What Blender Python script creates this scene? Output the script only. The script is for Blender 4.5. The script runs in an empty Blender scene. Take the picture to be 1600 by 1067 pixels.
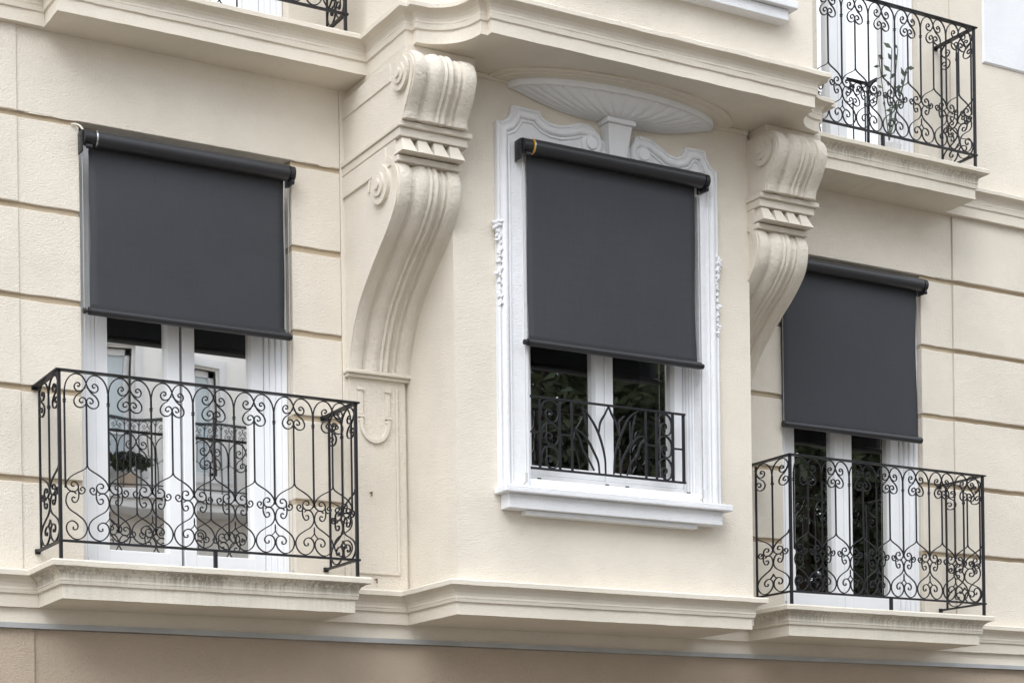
import bpy, bmesh, math, random
from mathutils import Vector, Matrix
random.seed(7)
PI = math.pi
S = bpy.context.scene
COL = S.collection

# ------------------------------------------------------------------ camera
cam_d = bpy.data.cameras.new('camera')
cam = bpy.data.objects.new('camera', cam_d); COL.objects.link(cam)
YAW, PITCH, ROLL = 0.525194540, 0.0, -0.0137090885
c, s = math.cos(YAW), math.sin(YAW)
R0 = Matrix(((c, -s, 0), (0, 0, -1), (s, c, 0)))
B0 = Matrix(((math.cos(ROLL), -math.sin(ROLL), 0), (math.sin(ROLL), math.cos(ROLL), 0), (0, 0, 1)))
Rc = B0 @ R0                                   # rows: image right, image down, forward
mw = Matrix((Rc[0], -Rc[1], -Rc[2])).transposed().to_4x4()
mw.translation = Vector((0, -9.6, 1.7))
cam.matrix_world = mw
cam_d.sensor_width = 36.0
cam_d.lens = 2896.187 / 1600 * 36.0
cam_d.shift_x = 0.0
cam_d.shift_y = (1290.909 - 533.5) / 1600.0
cam_d.clip_start = 0.1; cam_d.clip_end = 500
S.camera = cam

# ------------------------------------------------------------------ light
SUN_EL, SUN_AZ = math.radians(50), math.radians(-46)     # azimuth measured from -Y towards +X
w = bpy.data.worlds.new('World'); S.world = w; w.use_nodes = True
nt = w.node_tree; nt.nodes.clear()
sky = nt.nodes.new('ShaderNodeTexSky'); sky.sky_type = 'NISHITA'; sky.sun_disc = False
sky.sun_elevation = SUN_EL; sky.sun_rotation = math.radians(180 + 46)
sky.air_density = 1.0; sky.dust_density = 2.0; sky.ozone_density = 0.6
hsv = nt.nodes.new('ShaderNodeHueSaturation'); hsv.inputs['Saturation'].default_value = 0.28
bg = nt.nodes.new('ShaderNodeBackground'); bg.inputs[1].default_value = 0.15
wo = nt.nodes.new('ShaderNodeOutputWorld')
tint = nt.nodes.new('ShaderNodeMixRGB'); tint.blend_type = 'MULTIPLY'; tint.inputs[0].default_value = 1.0; tint.inputs[2].default_value = (.965, 1.0, 1.05, 1)
nt.links.new(sky.outputs[0], hsv.inputs['Color']); nt.links.new(hsv.outputs[0], tint.inputs[1]); 
# an even layer of cloud over the clear sky: mostly one radiance from horizon to zenith
cloud = nt.nodes.new('ShaderNodeMixRGB'); cloud.inputs[0].default_value = 0.80; cloud.inputs[2].default_value = (4.9, 5.15, 5.5, 1)
nt.links.new(tint.outputs[0], cloud.inputs[1]); nt.links.new(cloud.outputs[0], bg.inputs[0])
nt.links.new(bg.outputs[0], wo.inputs[0])
sd = bpy.data.lights.new('sun', 'SUN'); sd.energy = 1.15; sd.angle = math.radians(48); sd.color = (0.97, 0.98, 1.0)
so = bpy.data.objects.new('sun', sd); COL.objects.link(so)
d = Vector((math.sin(SUN_AZ) * math.cos(SUN_EL), -math.cos(SUN_AZ) * math.cos(SUN_EL), math.sin(SUN_EL)))
so.rotation_euler = d.to_track_quat('Z', 'Y').to_euler()
so.location = (0, -8, 20)
S.view_settings.view_transform = 'Standard'; S.view_settings.look = 'None'
S.view_settings.exposure = 1.17; S.view_settings.gamma = 1.0
S.cycles.max_bounces = 8; S.cycles.diffuse_bounces = 5

# ------------------------------------------------------------------ materials
def mat(name, col, rough=0.6, metal=0.0, bump=None, var=0.0, varscale=3.0, spec=0.5, coat=0.0):
    m = bpy.data.materials.new(name); m.use_nodes = True
    t = m.node_tree; b = t.nodes['Principled BSDF']
    b.inputs['Base Color'].default_value = (*col, 1); b.inputs['Roughness'].default_value = rough
    b.inputs['Metallic'].default_value = metal; b.inputs['Specular IOR Level'].default_value = spec
    b.inputs['Coat Weight'].default_value = coat
    tc = t.nodes.new('ShaderNodeTexCoord')
    if var:
        n = t.nodes.new('ShaderNodeTexNoise'); n.inputs['Scale'].default_value = varscale; n.inputs['Detail'].default_value = 6
        t.links.new(tc.outputs['Object'], n.inputs['Vector'])
        r = t.nodes.new('ShaderNodeValToRGB')
        r.color_ramp.elements[0].position = 0.3; r.color_ramp.elements[1].position = 0.7
        lo = [x * (1 - var) for x in col]; hi = [min(1, x * (1 + var * .6)) for x in col]
        r.color_ramp.elements[0].color = (*lo, 1); r.color_ramp.elements[1].color = (*hi, 1)
        t.links.new(n.outputs[0], r.inputs[0]); t.links.new(r.outputs[0], b.inputs['Base Color'])
    if bump:
        prev = None
        for sc, st, dist in bump:
            n = t.nodes.new('ShaderNodeTexNoise'); n.inputs['Scale'].default_value = sc; n.inputs['Detail'].default_value = 3
            n.inputs['Roughness'].default_value = 0.55
            t.links.new(tc.outputs['Object'], n.inputs['Vector'])
            bp = t.nodes.new('ShaderNodeBump'); bp.inputs['Strength'].default_value = st; bp.inputs['Distance'].default_value = dist
            t.links.new(n.outputs[0], bp.inputs['Height'])
            if prev: t.links.new(prev.outputs[0], bp.inputs['Normal'])
            prev = bp
        t.links.new(prev.outputs[0], b.inputs['Normal'])
    return m

def stucco(name, col, strength=0.55, dirt=0.0, stain=0.0, coarse=False, zr=None):
    """painted render: fine granular relief, faint blotches, optional vertical run-off streaks"""
    m = bpy.data.materials.new(name); m.use_nodes = True
    t = m.node_tree; L = t.links; N = t.nodes; b = N['Principled BSDF']
    b.inputs['Roughness'].default_value = 0.82; b.inputs['Specular IOR Level'].default_value = 0.25
    tc = N.new('ShaderNodeTexCoord')
    n1 = N.new('ShaderNodeTexNoise'); n1.inputs['Scale'].default_value = 1.7; n1.inputs['Detail'].default_value = 8; n1.inputs['Roughness'].default_value = .6
    L.new(tc.outputs['Object'], n1.inputs['Vector'])
    r = N.new('ShaderNodeValToRGB'); r.color_ramp.elements[0].position = .32; r.color_ramp.elements[1].position = .68
    r.color_ramp.elements[0].color = (*[x * .905 for x in col], 1); r.color_ramp.elements[1].color = (*[min(1, x * 1.03) for x in col], 1)
    L.new(n1.outputs[0], r.inputs[0])
    out = r.outputs[0]
    # small dark specks
    sp = N.new('ShaderNodeTexNoise'); sp.inputs['Scale'].default_value = 60; sp.inputs['Detail'].default_value = 2
    L.new(tc.outputs['Object'], sp.inputs['Vector'])
    sr = N.new('ShaderNodeValToRGB'); sr.color_ramp.elements[0].position = .73; sr.color_ramp.elements[1].position = .80
    sr.color_ramp.elements[0].color = (1, 1, 1, 1); sr.color_ramp.elements[1].color = (.72, .68, .62, 1)
    L.new(sp.outputs[0], sr.inputs[0])
    mx = N.new('ShaderNodeMixRGB'); mx.blend_type = 'MULTIPLY'; mx.inputs[0].default_value = .6
    L.new(out, mx.inputs[1]); L.new(sr.outputs[0], mx.inputs[2]); out = mx.outputs[0]
    if stain:                               # rain streaks: thin, upright, broken, under the top lip
        mp = N.new('ShaderNodeMapping'); mp.inputs['Scale'].default_value = (70, 70, 2.2)
        L.new(tc.outputs['Object'], mp.inputs['Vector'])
        ns = N.new('ShaderNodeTexNoise'); ns.inputs['Scale'].default_value = 1.0; ns.inputs['Detail'].default_value = 3
        L.new(mp.outputs[0], ns.inputs['Vector'])
        nb = N.new('ShaderNodeTexNoise'); nb.inputs['Scale'].default_value = 2.6; nb.inputs['Detail'].default_value = 3
        L.new(tc.outputs['Object'], nb.inputs['Vector'])
        mu = N.new('ShaderNodeMath'); mu.operation = 'MULTIPLY'
        L.new(ns.outputs[0], mu.inputs[0]); L.new(nb.outputs[0], mu.inputs[1])
        rs = N.new('ShaderNodeMapRange'); rs.inputs[1].default_value = .185; rs.inputs[2].default_value = .30
        L.new(mu.outputs[0], rs.inputs[0])
        out2 = rs.outputs[0]
        if zr:
            sx = N.new('ShaderNodeSeparateXYZ'); L.new(tc.outputs['Object'], sx.inputs[0])
            cr = N.new('ShaderNodeValToRGB'); mrz = N.new('ShaderNodeMapRange'); mrz.inputs[1].default_value = zr[0]; mrz.inputs[2].default_value = zr[1]
            L.new(sx.outputs[2], mrz.inputs[0]); L.new(mrz.outputs[0], cr.inputs[0])
            e = cr.color_ramp.elements; e[0].position = 0; e[0].color = (0.0, 0, 0, 1); e[1].position = 1.0; e[1].color = (.08, .08, .08, 1)
            for ps, vv in ((.05, .12), (.45, .25), (.60, .9), (.79, 1.0), (.825, .10)):
                q = e.new(ps); q.color = (vv, vv, vv, 1)
            mz = N.new('ShaderNodeMath'); mz.operation = 'MULTIPLY'; L.new(out2, mz.inputs[0]); L.new(cr.outputs[0], mz.inputs[1]); out2 = mz.outputs[0]
        mst = N.new('ShaderNodeMath'); mst.operation = 'MULTIPLY'; mst.inputs[1].default_value = stain; L.new(out2, mst.inputs[0])
        m2 = N.new('ShaderNodeMixRGB'); m2.inputs[2].default_value = (.23, .20, .165, 1)
        L.new(mst.outputs[0], m2.inputs[0]); L.new(out, m2.inputs[1]); out = m2.outputs[0]
    L.new(out, b.inputs['Base Color'])
    # relief: worm-like trowel grain + fine sand
    mp = N.new('ShaderNodeMapping'); mp.inputs['Scale'].default_value = (1, 1, 1.7)
    L.new(tc.outputs['Object'], mp.inputs['Vector'])
    a = N.new('ShaderNodeTexNoise'); a.inputs['Scale'].default_value = 95 if coarse else 85; a.inputs['Detail'].default_value = 3; a.inputs['Roughness'].default_value = .6
    a.inputs['Distortion'].default_value = .8
    L.new(mp.outputs[0], a.inputs['Vector'])
    f = N.new('ShaderNodeTexNoise'); f.inputs['Scale'].default_value = 14; f.inputs['Detail'].default_value = 3
    L.new(tc.outputs['Object'], f.inputs['Vector'])
    b1 = N.new('ShaderNodeBump'); b1.inputs['Strength'].default_value = strength; b1.inputs['Distance'].default_value = .0085 if coarse else .009
    L.new(a.outputs[0], b1.inputs['Height'])
    b2 = N.new('ShaderNodeBump'); b2.inputs['Strength'].default_value = .12 if coarse else .25; b2.inputs['Distance'].default_value = .006
    L.new(f.outputs[0], b2.inputs['Height']); L.new(b1.outputs[0], b2.inputs['Normal'])
    L.new(b2.outputs[0], b.inputs['Normal'])
    return m

CREAM = (0.73, 0.67, 0.577)
M_wall = stucco('cream_render', CREAM, .75)
M_corn = stucco('cream_moulding', (0.725, 0.665, 0.57), .45, stain=0)
M_slab = stucco('stained_moulding', (0.71, 0.658, 0.56), .5, stain=.68, zr=(2.87, 3.062))
M_slab3 = stucco('lightly_stained_moulding', (0.71, 0.658, 0.56), .5, stain=.5, zr=(2.87, 3.062))
M_slab2 = stucco('weathered_moulding', (0.71, 0.658, 0.56), .5, stain=.5, zr=(5.90, 6.094))
M_cons = stucco('coarse_cream', (0.74, 0.68, 0.586), 1.0, coarse=True)
M_joint = stucco('ochre_joint', (0.47, 0.385, 0.275), .5)
M_lower = stucco('taupe_render', (0.49, 0.40, 0.31), .9)
M_white = stucco('white_plaster', (0.78, 0.785, 0.80), .7)
M_paint = mat('white_lacquer', (0.80, 0.81, 0.83), .35, var=.03, varscale=5)
M_iron = mat('black_iron', (0.008, 0.0075, 0.010), .48, spec=.4, bump=[(160, .3, .001)], var=.3, varscale=20)
M_tube = mat('black_tube', (0.022, 0.022, 0.025), .38, spec=.5)
M_plastic = mat('black_plastic', (0.012, 0.012, 0.014), .45)
M_steel = mat('bright_steel', (0.55, 0.56, 0.58), .3, metal=1.0)
M_zinc = mat('zinc_strip', (0.42, 0.43, 0.43), .45, metal=.3, var=.15, varscale=4)
M_yellow = mat('yellow_ring', (0.75, 0.42, 0.03), .4)
M_cable = mat('grey_cable', (0.42, 0.41, 0.39), .5)
M_dark = mat('dark_room', (0.03, 0.03, 0.032), .9)
M_curt = mat('sheer_curtain', (0.45, 0.48, 0.48), .9)
M_asph = mat('asphalt', (0.13, 0.112, 0.09), .9, var=.2, bump=[(90, .4, .004)])
M_pave = mat('paving_stone', (0.15, 0.135, 0.115), .85, var=.12, bump=[(60, .3, .004)])
M_opp = stucco('opposite_render', (0.88, 0.87, 0.85), .4)
M_bark = mat('bark', (0.06, 0.045, 0.03), .9, var=.3, bump=[(30, .8, .01)])
M_blindglass = None

def fabric():
    m = bpy.data.materials.new('screen_fabric'); m.use_nodes = True
    t = m.node_tree; L = t.links; N = t.nodes; b = N['Principled BSDF']
    b.inputs['Roughness'].default_value = .75; b.inputs['Specular IOR Level'].default_value = .3
    tc = N.new('ShaderNodeTexCoord')
    n = N.new('ShaderNodeTexNoise'); n.inputs['Scale'].default_value = 3; n.inputs['Detail'].default_value = 5
    L.new(tc.outputs['Object'], n.inputs['Vector'])
    mp = N.new('ShaderNodeMapping'); mp.inputs['Scale'].default_value = (120, 1, 8); L.new(tc.outputs['Object'], mp.inputs['Vector'])
    n2 = N.new('ShaderNodeTexNoise'); n2.inputs['Scale'].default_value = 1; n2.inputs['Detail'].default_value = 2; L.new(mp.outputs[0], n2.inputs['Vector'])
    mp3 = N.new('ShaderNodeMapping'); mp3.inputs['Scale'].default_value = (6, 1, 150); L.new(tc.outputs['Object'], mp3.inputs['Vector'])
    n3 = N.new('ShaderNodeTexNoise'); n3.inputs['Scale'].default_value = 1; n3.inputs['Detail'].default_value = 2; L.new(mp3.outputs[0], n3.inputs['Vector'])
    ad = N.new('ShaderNodeMath'); ad.operation = 'ADD'; L.new(n2.outputs[0], ad.inputs[0]); L.new(n3.outputs[0], ad.inputs[1])
    ad2 = N.new('ShaderNodeMath'); ad2.operation = 'ADD'; L.new(ad.outputs[0], ad2.inputs[0]); L.new(n.outputs[0], ad2.inputs[1])
    r = N.new('ShaderNodeMapRange'); r.inputs[1].default_value = 1.1; r.inputs[2].default_value = 1.9; L.new(ad2.outputs[0], r.inputs[0])
    mx = N.new('ShaderNodeMixRGB'); mx.inputs[1].default_value = (.036, .0378, .043, 1); mx.inputs[2].default_value = (.042, .0442, .0505, 1)
    L.new(r.outputs[0], mx.inputs[0]); L.new(mx.outputs[0], b.inputs['Base Color'])
    bp = N.new('ShaderNodeBump'); bp.inputs['Strength'].default_value = .25; bp.inputs['Distance'].default_value = .001
    L.new(ad.outputs[0], bp.inputs['Height']); L.new(bp.outputs[0], b.inputs['Normal'])
    return m
M_fab = fabric()

def glass(name, refl, tint=(.62, .66, .66)):
    m = bpy.data.materials.new(name); m.use_nodes = True
    t = m.node_tree; L = t.links; N = t.nodes; N.clear()
    o = N.new('ShaderNodeOutputMaterial'); mix = N.new('ShaderNodeMixShader'); tr = N.new('ShaderNodeBsdfTransparent'); gl = N.new('ShaderNodeBsdfGlossy')
    tr.inputs[0].default_value = (*tint, 1); gl.inputs['Roughness'].default_value = 0.012; gl.inputs[0].default_value = (1, .985, .96, 1)
    lw = N.new('ShaderNodeFresnel'); lw.inputs[0].default_value = 1.5
    mr = N.new('ShaderNodeMath'); mr.operation = 'ADD'; mr.inputs[1].default_value = refl; mr.use_clamp = True
    L.new(lw.outputs[0], mr.inputs[0]); L.new(mr.outputs[0], mix.inputs[0])
    tc = N.new('ShaderNodeTexCoord'); n = N.new('ShaderNodeTexNoise'); n.inputs['Scale'].default_value = 2.2; n.inputs['Detail'].default_value = 1
    L.new(tc.outputs['Object'], n.inputs['Vector'])
    bp = N.new('ShaderNodeBump'); bp.inputs['Strength'].default_value = .07; bp.inputs['Distance'].default_value = .01
    L.new(n.outputs[0], bp.inputs['Height']); L.new(bp.outputs[0], gl.inputs['Normal'])
    L.new(tr.outputs[0], mix.inputs[1]); L.new(gl.outputs[0], mix.inputs[2]); L.new(mix.outputs[0], o.inputs[0])
    return m
M_glass = glass('window_glass', .72); M_glass2 = glass('dark_window_glass', .50)

def leaf_mat(name, a, b_):
    m = bpy.data.materials.new(name); m.use_nodes = True
    t = m.node_tree; b = t.nodes['Principled BSDF']; b.inputs['Roughness'].default_value = .85
    g = t.nodes.new('ShaderNodeNewGeometry'); r = t.nodes.new('ShaderNodeValToRGB')
    r.color_ramp.elements[0].color = (*a, 1); r.color_ramp.elements[1].color = (*b_, 1)
    t.links.new(g.outputs['Random Per Island'], r.inputs[0]); t.links.new(r.outputs[0], b.inputs['Base Color'])
    return m
M_leaf = leaf_mat('leaf_green', (.018, .028, .012), (.05, .066, .030))
M_leaf2 = leaf_mat('hazed_leaf', (.07, .09, .06), (.14, .17, .12))  # leaf green lightened to imitate bright haze over the balcony plant

# ------------------------------------------------------------------ helpers
def link(name, bm, m, parent=None, smooth=False, label=None, autosmooth=None):
    me = bpy.data.meshes.new(name); bm.normal_update(); bm.to_mesh(me); bm.free()
    if m is not None: me.materials.append(m)
    if smooth:
        for p in me.polygons: p.use_smooth = True
    o = bpy.data.objects.new(name, me); COL.objects.link(o)
    if smooth and autosmooth:
        try: me.set_sharp_from_angle(angle=math.radians(autosmooth))
        except Exception: pass
    if parent is not None: o.parent = parent
    if label: o['label'] = label
    return o

def thing(name, label, cat, loc=(0, 0, 0), group=None):
    o = bpy.data.objects.new(name, None); COL.objects.link(o); o.location = loc; o.empty_display_size = .2
    o['label'] = label; o['category'] = cat
    if group: o['group'] = group
    return o

def rel(o, parent):           # keep world placement when the parent Empty is not at the origin
    o.matrix_parent_inverse = Matrix.Translation(-Vector(parent.location)); return o

def box(bm, x0, x1, y0, y1, z0, z1, bev=0.0):
    vs = [bm.verts.new((x, y, z)) for z in (z0, z1) for y in (y0, y1) for x in (x0, x1)]
    F = [(0, 2, 3, 1), (4, 5, 7, 6), (0, 1, 5, 4), (2, 6, 7, 3), (0, 4, 6, 2), (1, 3, 7, 5)]
    fs = [bm.faces.new([vs[i] for i in f]) for f in F]
    if bev:
        es = list({e for f in fs for e in f.edges})
        bmesh.ops.bevel(bm, geom=es, offset=bev, segments=2, profile=.5, affect='EDGES')
    return vs

def prism_y(bm, pts, y0, y1, bev=0.0):
    """polygon in x,z extruded from y0 (front, smaller y) to y1"""
    a = [bm.verts.new((x, y0, z)) for x, z in pts]; b = [bm.verts.new((x, y1, z)) for x, z in pts]
    n = len(pts)
    ar = sum(pts[i][0] * pts[(i + 1) % n][1] - pts[(i + 1) % n][0] * pts[i][1] for i in range(n))
    if ar < 0: a.reverse(); b.reverse()
    f0 = bm.faces.new(a); f1 = bm.faces.new(b[::-1])
    for i in range(n): bm.faces.new((a[i], b[i], b[(i + 1) % n], a[(i + 1) % n]))
    f0.normal_update(); f1.normal_update()
    bmesh.ops.triangulate(bm, faces=[f0, f1])

def cyl(bm, p0, p1, r, n=16, r1=None, caps=True):
    p0, p1 = Vector(p0), Vector(p1); ax = (p1 - p0).normalized()
    u = ax.orthogonal().normalized(); v = ax.cross(u)
    r1 = r if r1 is None else r1
    A = [bm.verts.new(p0 + (u * math.cos(2 * PI * i / n) + v * math.sin(2 * PI * i / n)) * r) for i in range(n)]
    Bv = [bm.verts.new(p1 + (u * math.cos(2 * PI * i / n) + v * math.sin(2 * PI * i / n)) * r1) for i in range(n)]
    for i in range(n): bm.faces.new((A[i], A[(i + 1) % n], Bv[(i + 1) % n], Bv[i]))
    if caps: bm.faces.new(A[::-1]); bm.faces.new(Bv)

def crom(P, k=6):
    """Catmull-Rom through P"""
    Q = [tuple(P[0])]
    for a, b in zip(P, P[1:]):
        L_ = math.dist(a, b)
        if L_ > .5: Q += [tuple(x + (y - x) * .03 / L_ for x, y in zip(a, b)), tuple(y - (y - x) * .03 / L_ for x, y in zip(a, b))]
        Q.append(tuple(b))
    P = Q; out = []
    n = len(P)
    for i in range(n - 1):
        p0 = P[max(i - 1, 0)]; p1 = P[i]; p2 = P[i + 1]; p3 = P[min(i + 2, n - 1)]
        L_ = math.dist(p1, p2) or 1e-9
        def tan(a, b, c_):
            v = [0.0] * len(b)
            for q0, q1 in ((a, b), (b, c_)):
                l = math.dist(q0, q1)
                if l > 1e-9: v = [x + (y1 - y0) / l for x, y0, y1 in zip(v, q0, q1)]
            l = math.hypot(*v) or 1
            return [x / l * L_ for x in v]
        m1, m2 = tan(p0, p1, p2), tan(p1, p2, p3)
        for j in range(k):
            t = j / k; h0 = 2 * t ** 3 - 3 * t * t + 1; h1 = t ** 3 - 2 * t * t + t; h2 = -2 * t ** 3 + 3 * t * t; h3 = t ** 3 - t * t
            out.append(tuple(h0 * b + h1 * u + h2 * c_ + h3 * v for b, u, c_, v in zip(p1, m1, p2, m2)))
    out.append(tuple(P[-1])); return out

def strap(bm, pts, tw, td, org, udir, taper=0.0):
    """flat bar along a planar polyline pts=(u,z); tw thickness in plane, td depth across; org + u*udir + z up"""
    U_ = Vector(udir); Nn = U_.cross(Vector((0, 0, 1))).normalized(); O = Vector(org)
    rings = []; n = len(pts)
    for i, (u, z) in enumerate(pts):
        a = pts[max(i - 1, 0)]; b = pts[min(i + 1, n - 1)]
        t = Vector((b[0] - a[0], b[1] - a[1]))
        if t.length < 1e-9: t = Vector((1, 0))
        t.normalize(); nn = Vector((-t.y, t.x))
        f = 1 - taper * abs(2 * i / (n - 1) - 1) if taper else 1
        q = []
        for sx, sy in ((-1, -1), (1, -1), (1, 1), (-1, 1)):
            uu = u + nn.x * tw / 2 * sx * f; zz = z + nn.y * tw / 2 * sx * f
            q.append(bm.verts.new(O + U_ * uu + Vector((0, 0, zz)) + Nn * (td / 2 * sy)))
        rings.append(q)
    for r0, r1 in zip(rings, rings[1:]):
        for i in range(4): bm.faces.new((r0[i], r0[(i + 1) % 4], r1[(i + 1) % 4], r1[i]))
    bm.faces.new(rings[0][::-1]); bm.faces.new(rings[-1])

def nrand(x, seed):           # smooth 1-D noise
    i = math.floor(x); f = x - i; f = f * f * (3 - 2 * f)
    h = lambda k: (math.sin((k + seed * 57.3) * 127.1) * 43758.5453) % 1.0
    return (h(i) * (1 - f) + h(i + 1) * f) * 2 - 1

def sweep(bm, path, prof, k0=0, k1=None, step=.035, jit=.0011, ybase=None, seed=1, zsag=None, endcaps=True):
    """mitred moulding: prof=[(out,z)...] bottom to top, swept along plan path; only path[k0..k1] is emitted"""
    n = len(path); k1 = n - 1 if k1 is None else k1
    P = [Vector(p) for p in path]
    def nrm(a, b): d_ = (b - a).normalized(); return Vector((d_.y, -d_.x))
    mit = []
    for i in range(n):
        if i == 0: m = nrm(P[0], P[1])
        elif i == n - 1: m = nrm(P[-2], P[-1])
        else:
            a = nrm(P[i - 1], P[i]); b = nrm(P[i], P[i + 1]); m = (a + b); m = m / max(1e-6, m.length_squared) * 2
        mit.append(m)
    st = []
    for i in range(k0, k1):
        L = (P[i + 1] - P[i]).length; q = max(1, int(L / step))
        for j in range(q): t = j / q; st.append((P[i].lerp(P[i + 1], t), mit[i].lerp(mit[i + 1], t), j == 0))
    st.append((P[k1], mit[k1], True))
    rows = []; dist = 0; pp = None
    for p, m, corner in st:
        if pp is not None: dist += (p - pp).length
        pp = p; row = []
        for kk, (o, z) in enumerate(prof):
            g = kk // 2
            dz = nrand(dist * 11, seed + g) * jit + nrand(dist * 37, seed + g + 9) * jit * .6
            do = nrand(dist * 13, seed + g + 20) * jit
            if kk == 0 or kk == len(prof) - 1: do = 0
            q = p + m * (o + do); row.append(bm.verts.new((q.x, q.y, z + dz)))
        rows.append(row)
    for a, b in zip(rows, rows[1:]):
        for i in range(len(prof) - 1): bm.faces.new((a[i], b[i], b[i + 1], a[i + 1]))
    if ybase is not None:      # soffit and top back to the wall
        for r_, flip in ((0, True), (-1, False)):
            back = [bm.verts.new((rw[r_].co.x, ybase, rw[r_].co.z)) for rw in rows]
            for i in range(len(rows) - 1):
                q = (rows[i][r_], rows[i + 1][r_], back[i + 1], back[i])
                if abs(rows[i][r_].co.x - rows[i + 1][r_].co.x) < 1e-5: continue
                bm.faces.new(q[::-1] if flip else q)
    if endcaps:
        for rw, flip in ((rows[0], False), (rows[-1], True)):
            yb = max(v.co.y for v in rw) + .03
            try:
                a = bm.verts.new((rw[0].co.x, yb, rw[0].co.z)); b = bm.verts.new((rw[-1].co.x, yb, rw[-1].co.z))
                fs = [a] + rw + [b]; bm.faces.new(fs if flip else fs[::-1])
            except Exception: pass

# ------------------------------------------------------------------ setting
def plane(name, x0, x1, y0, y1, z, m):
    bm = bmesh.new(); bm.faces.new([bm.verts.new(p) for p in ((x0, y0, z), (x1, y0, z), (x1, y1, z), (x0, y1, z))])
    o = link(name, bm, m); o['kind'] = 'structure'; return o
plane('ground', -250, 250, -250, 250, -.16, mat('sandy_ground', (.34, .27, .19), .9, var=.15))
plane('road', -80, 80, -10.2, -3.4, -.152, M_asph)
for nm, y0, y1 in (('pavement', -3.4, 0.6), ('pavement', -13.4, -10.2)):
    bm = bmesh.new(); box(bm, -60, 60, y0, y1, -.155, 0.0, .012); o = link(nm, bm, M_pave); o['kind'] = 'structure'
o = plane('road_line', -60, 60, -6.86, -6.74, -.147, mat('road_paint', (.7, .7, .68), .7))

# ------------------------------------------------------------------ the building
HOUSE = thing('apartment_building', 'cream rendered apartment building front with a projecting bay window, scroll brackets and small balconies', 'building')
ZS, ZT = 3.06, 5.90           # slab top of this storey, soffit of the next
JZ = [3.526, 4.000, 4.474, 4.948, 5.424]      # lower edges of the ochre joints
JH = .032
WIN = {'left': (2.975, 4.187), 'right': (7.652, 8.872)}

def masonry(name, x0, x1, yf, zr, joints=True, m=M_wall, back=.32, bev=.004, lab=None):
    """rusticated wall: blocks between open joints"""
    bm = bmesh.new(); zs = [zr[0]]
    cuts = [j for j in JZ if zr[0] < j < zr[1]] if joints else []
    z = zr[0]
    for j in cuts: box(bm, x0, x1, yf, back, z, j, 0); z = j + JH
    box(bm, x0, x1, yf, back, z, zr[1], 0)
    # soften the arrises, then roughen them a little along their length
    es = [e for e in bm.edges if all(abs(v.co.y - yf) < 1e-6 for v in e.verts) and abs(e.verts[0].co.z - e.verts[1].co.z) < 1e-6]
    bmesh.ops.subdivide_edges(bm, edges=[e for e in bm.edges if abs(e.verts[0].co.x - e.verts[1].co.x) > .05], cuts=max(1, int((x1 - x0) / .05)), use_grid_fill=True)
    for v in bm.verts:
        k = round(v.co.z * 50)
        if joints and abs(v.co.y - yf) < 1e-6:
            v.co.z += nrand(v.co.x * 9 + k, k) * .0022 + nrand(v.co.x * 31, k + 3) * .0015
    bm.normal_update()
    es = [e for e in bm.edges if all(abs(v.co.y - yf) < 1e-5 for v in e.verts) and len(e.link_faces) == 2 and e.calc_face_angle(0) > 1.2]
    if bev: bmesh.ops.bevel(bm, geom=es, offset=bev, segments=2, profile=.5, affect='EDGES')
    return link(name, bm, m, HOUSE, label=lab)

def joint_back(x0, x1, y):
    for j in JZ:
        bm = bmesh.new(); box(bm, x0, x1, y, y + .1, j - .004, j + JH + .004); link('joint', bm, M_joint, HOUSE)

# storey walls, left and right wings
masonry('wall', -3.0, 2.648, -.007, (2.84, ZT + .02), lab='plain pier at the outer edge of the front')
masonry('wall', 2.640, WIN['left'][0], 0, (2.84, 5.424 + JH))
masonry('wall', WIN['left'][1], 4.488, 0, (2.84, 5.424 + JH))
masonry('wall', 4.490, 4.90, -.004, (2.84, ZT + .02), joints=False)
masonry('wall', 2.640, 4.488, 0, (5.424 + JH, ZT + .02), joints=False)
joint_back(-3.0, WIN['left'][0] - .004, .014); joint_back(WIN['left'][1] + .004, 4.489, .014)
masonry('wall', 6.93, 7.36, -.004, (2.84, ZT + .02), joints=False)
masonry('wall', 7.362, WIN['right'][0], 0, (2.84, 5.424 + JH))
masonry('wall', WIN['right'][1], 9.160, 0, (2.84, 5.424 + JH))
masonry('wall', 7.362, 9.160, 0, (5.424 + JH, ZT + .02), joints=False)
masonry('wall', 9.164, 14.5, -.012, (2.84, ZT + .02), lab='plain pier at the far edge of the front')
joint_back(7.365, WIN['right'][0] - .004, .016); joint_back(WIN['right'][1] + .004, 14.4, .016)

# the bay: walls round the centre window
BY = -.60; BX0, BX1 = 4.890, 6.934
OX0, OX1, OZ0, OZ1 = 5.345, 6.54, 3.66, 5.50        # its window opening
for (x0, x1, z0, z1) in ((BX0, OX0, 2.9, 5.92), (OX1, BX1, 2.9, 5.92), (OX0, OX1, 2.9, OZ0), (OX0, OX1, OZ1, 5.92)):
    pass
bm = bmesh.new()
def ringwall(bm, X0, X1, Z0, Z1, o, yf, yb):
    ox0, ox1, oz0, oz1 = o
    def rect(a, b, c_, d_): box(bm, a, b, yf, yb, c_, d_)
    rect(X0, ox0, Z0, Z1); rect(ox1, X1, Z0, Z1); rect(ox0, ox1, Z0, oz0); rect(ox0, ox1, oz1, Z1)
    bmesh.ops.remove_doubles(bm, verts=bm.verts, dist=1e-5)
ringwall(bm, BX0, BX1, 2.9, 5.92, (OX0, OX1, OZ0, OZ1), BY, BY + .22)
link('wall', bm, M_wall, HOUSE, label='front of the projecting bay')
for x0, x1 in ((BX0, BX0 + .2), (BX1 - .2, BX1)):
    bm = bmesh.new(); box(bm, x0, x1, BY + .2205, .3, 2.9, 5.92); link('wall', bm, M_wall, HOUSE)

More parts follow.
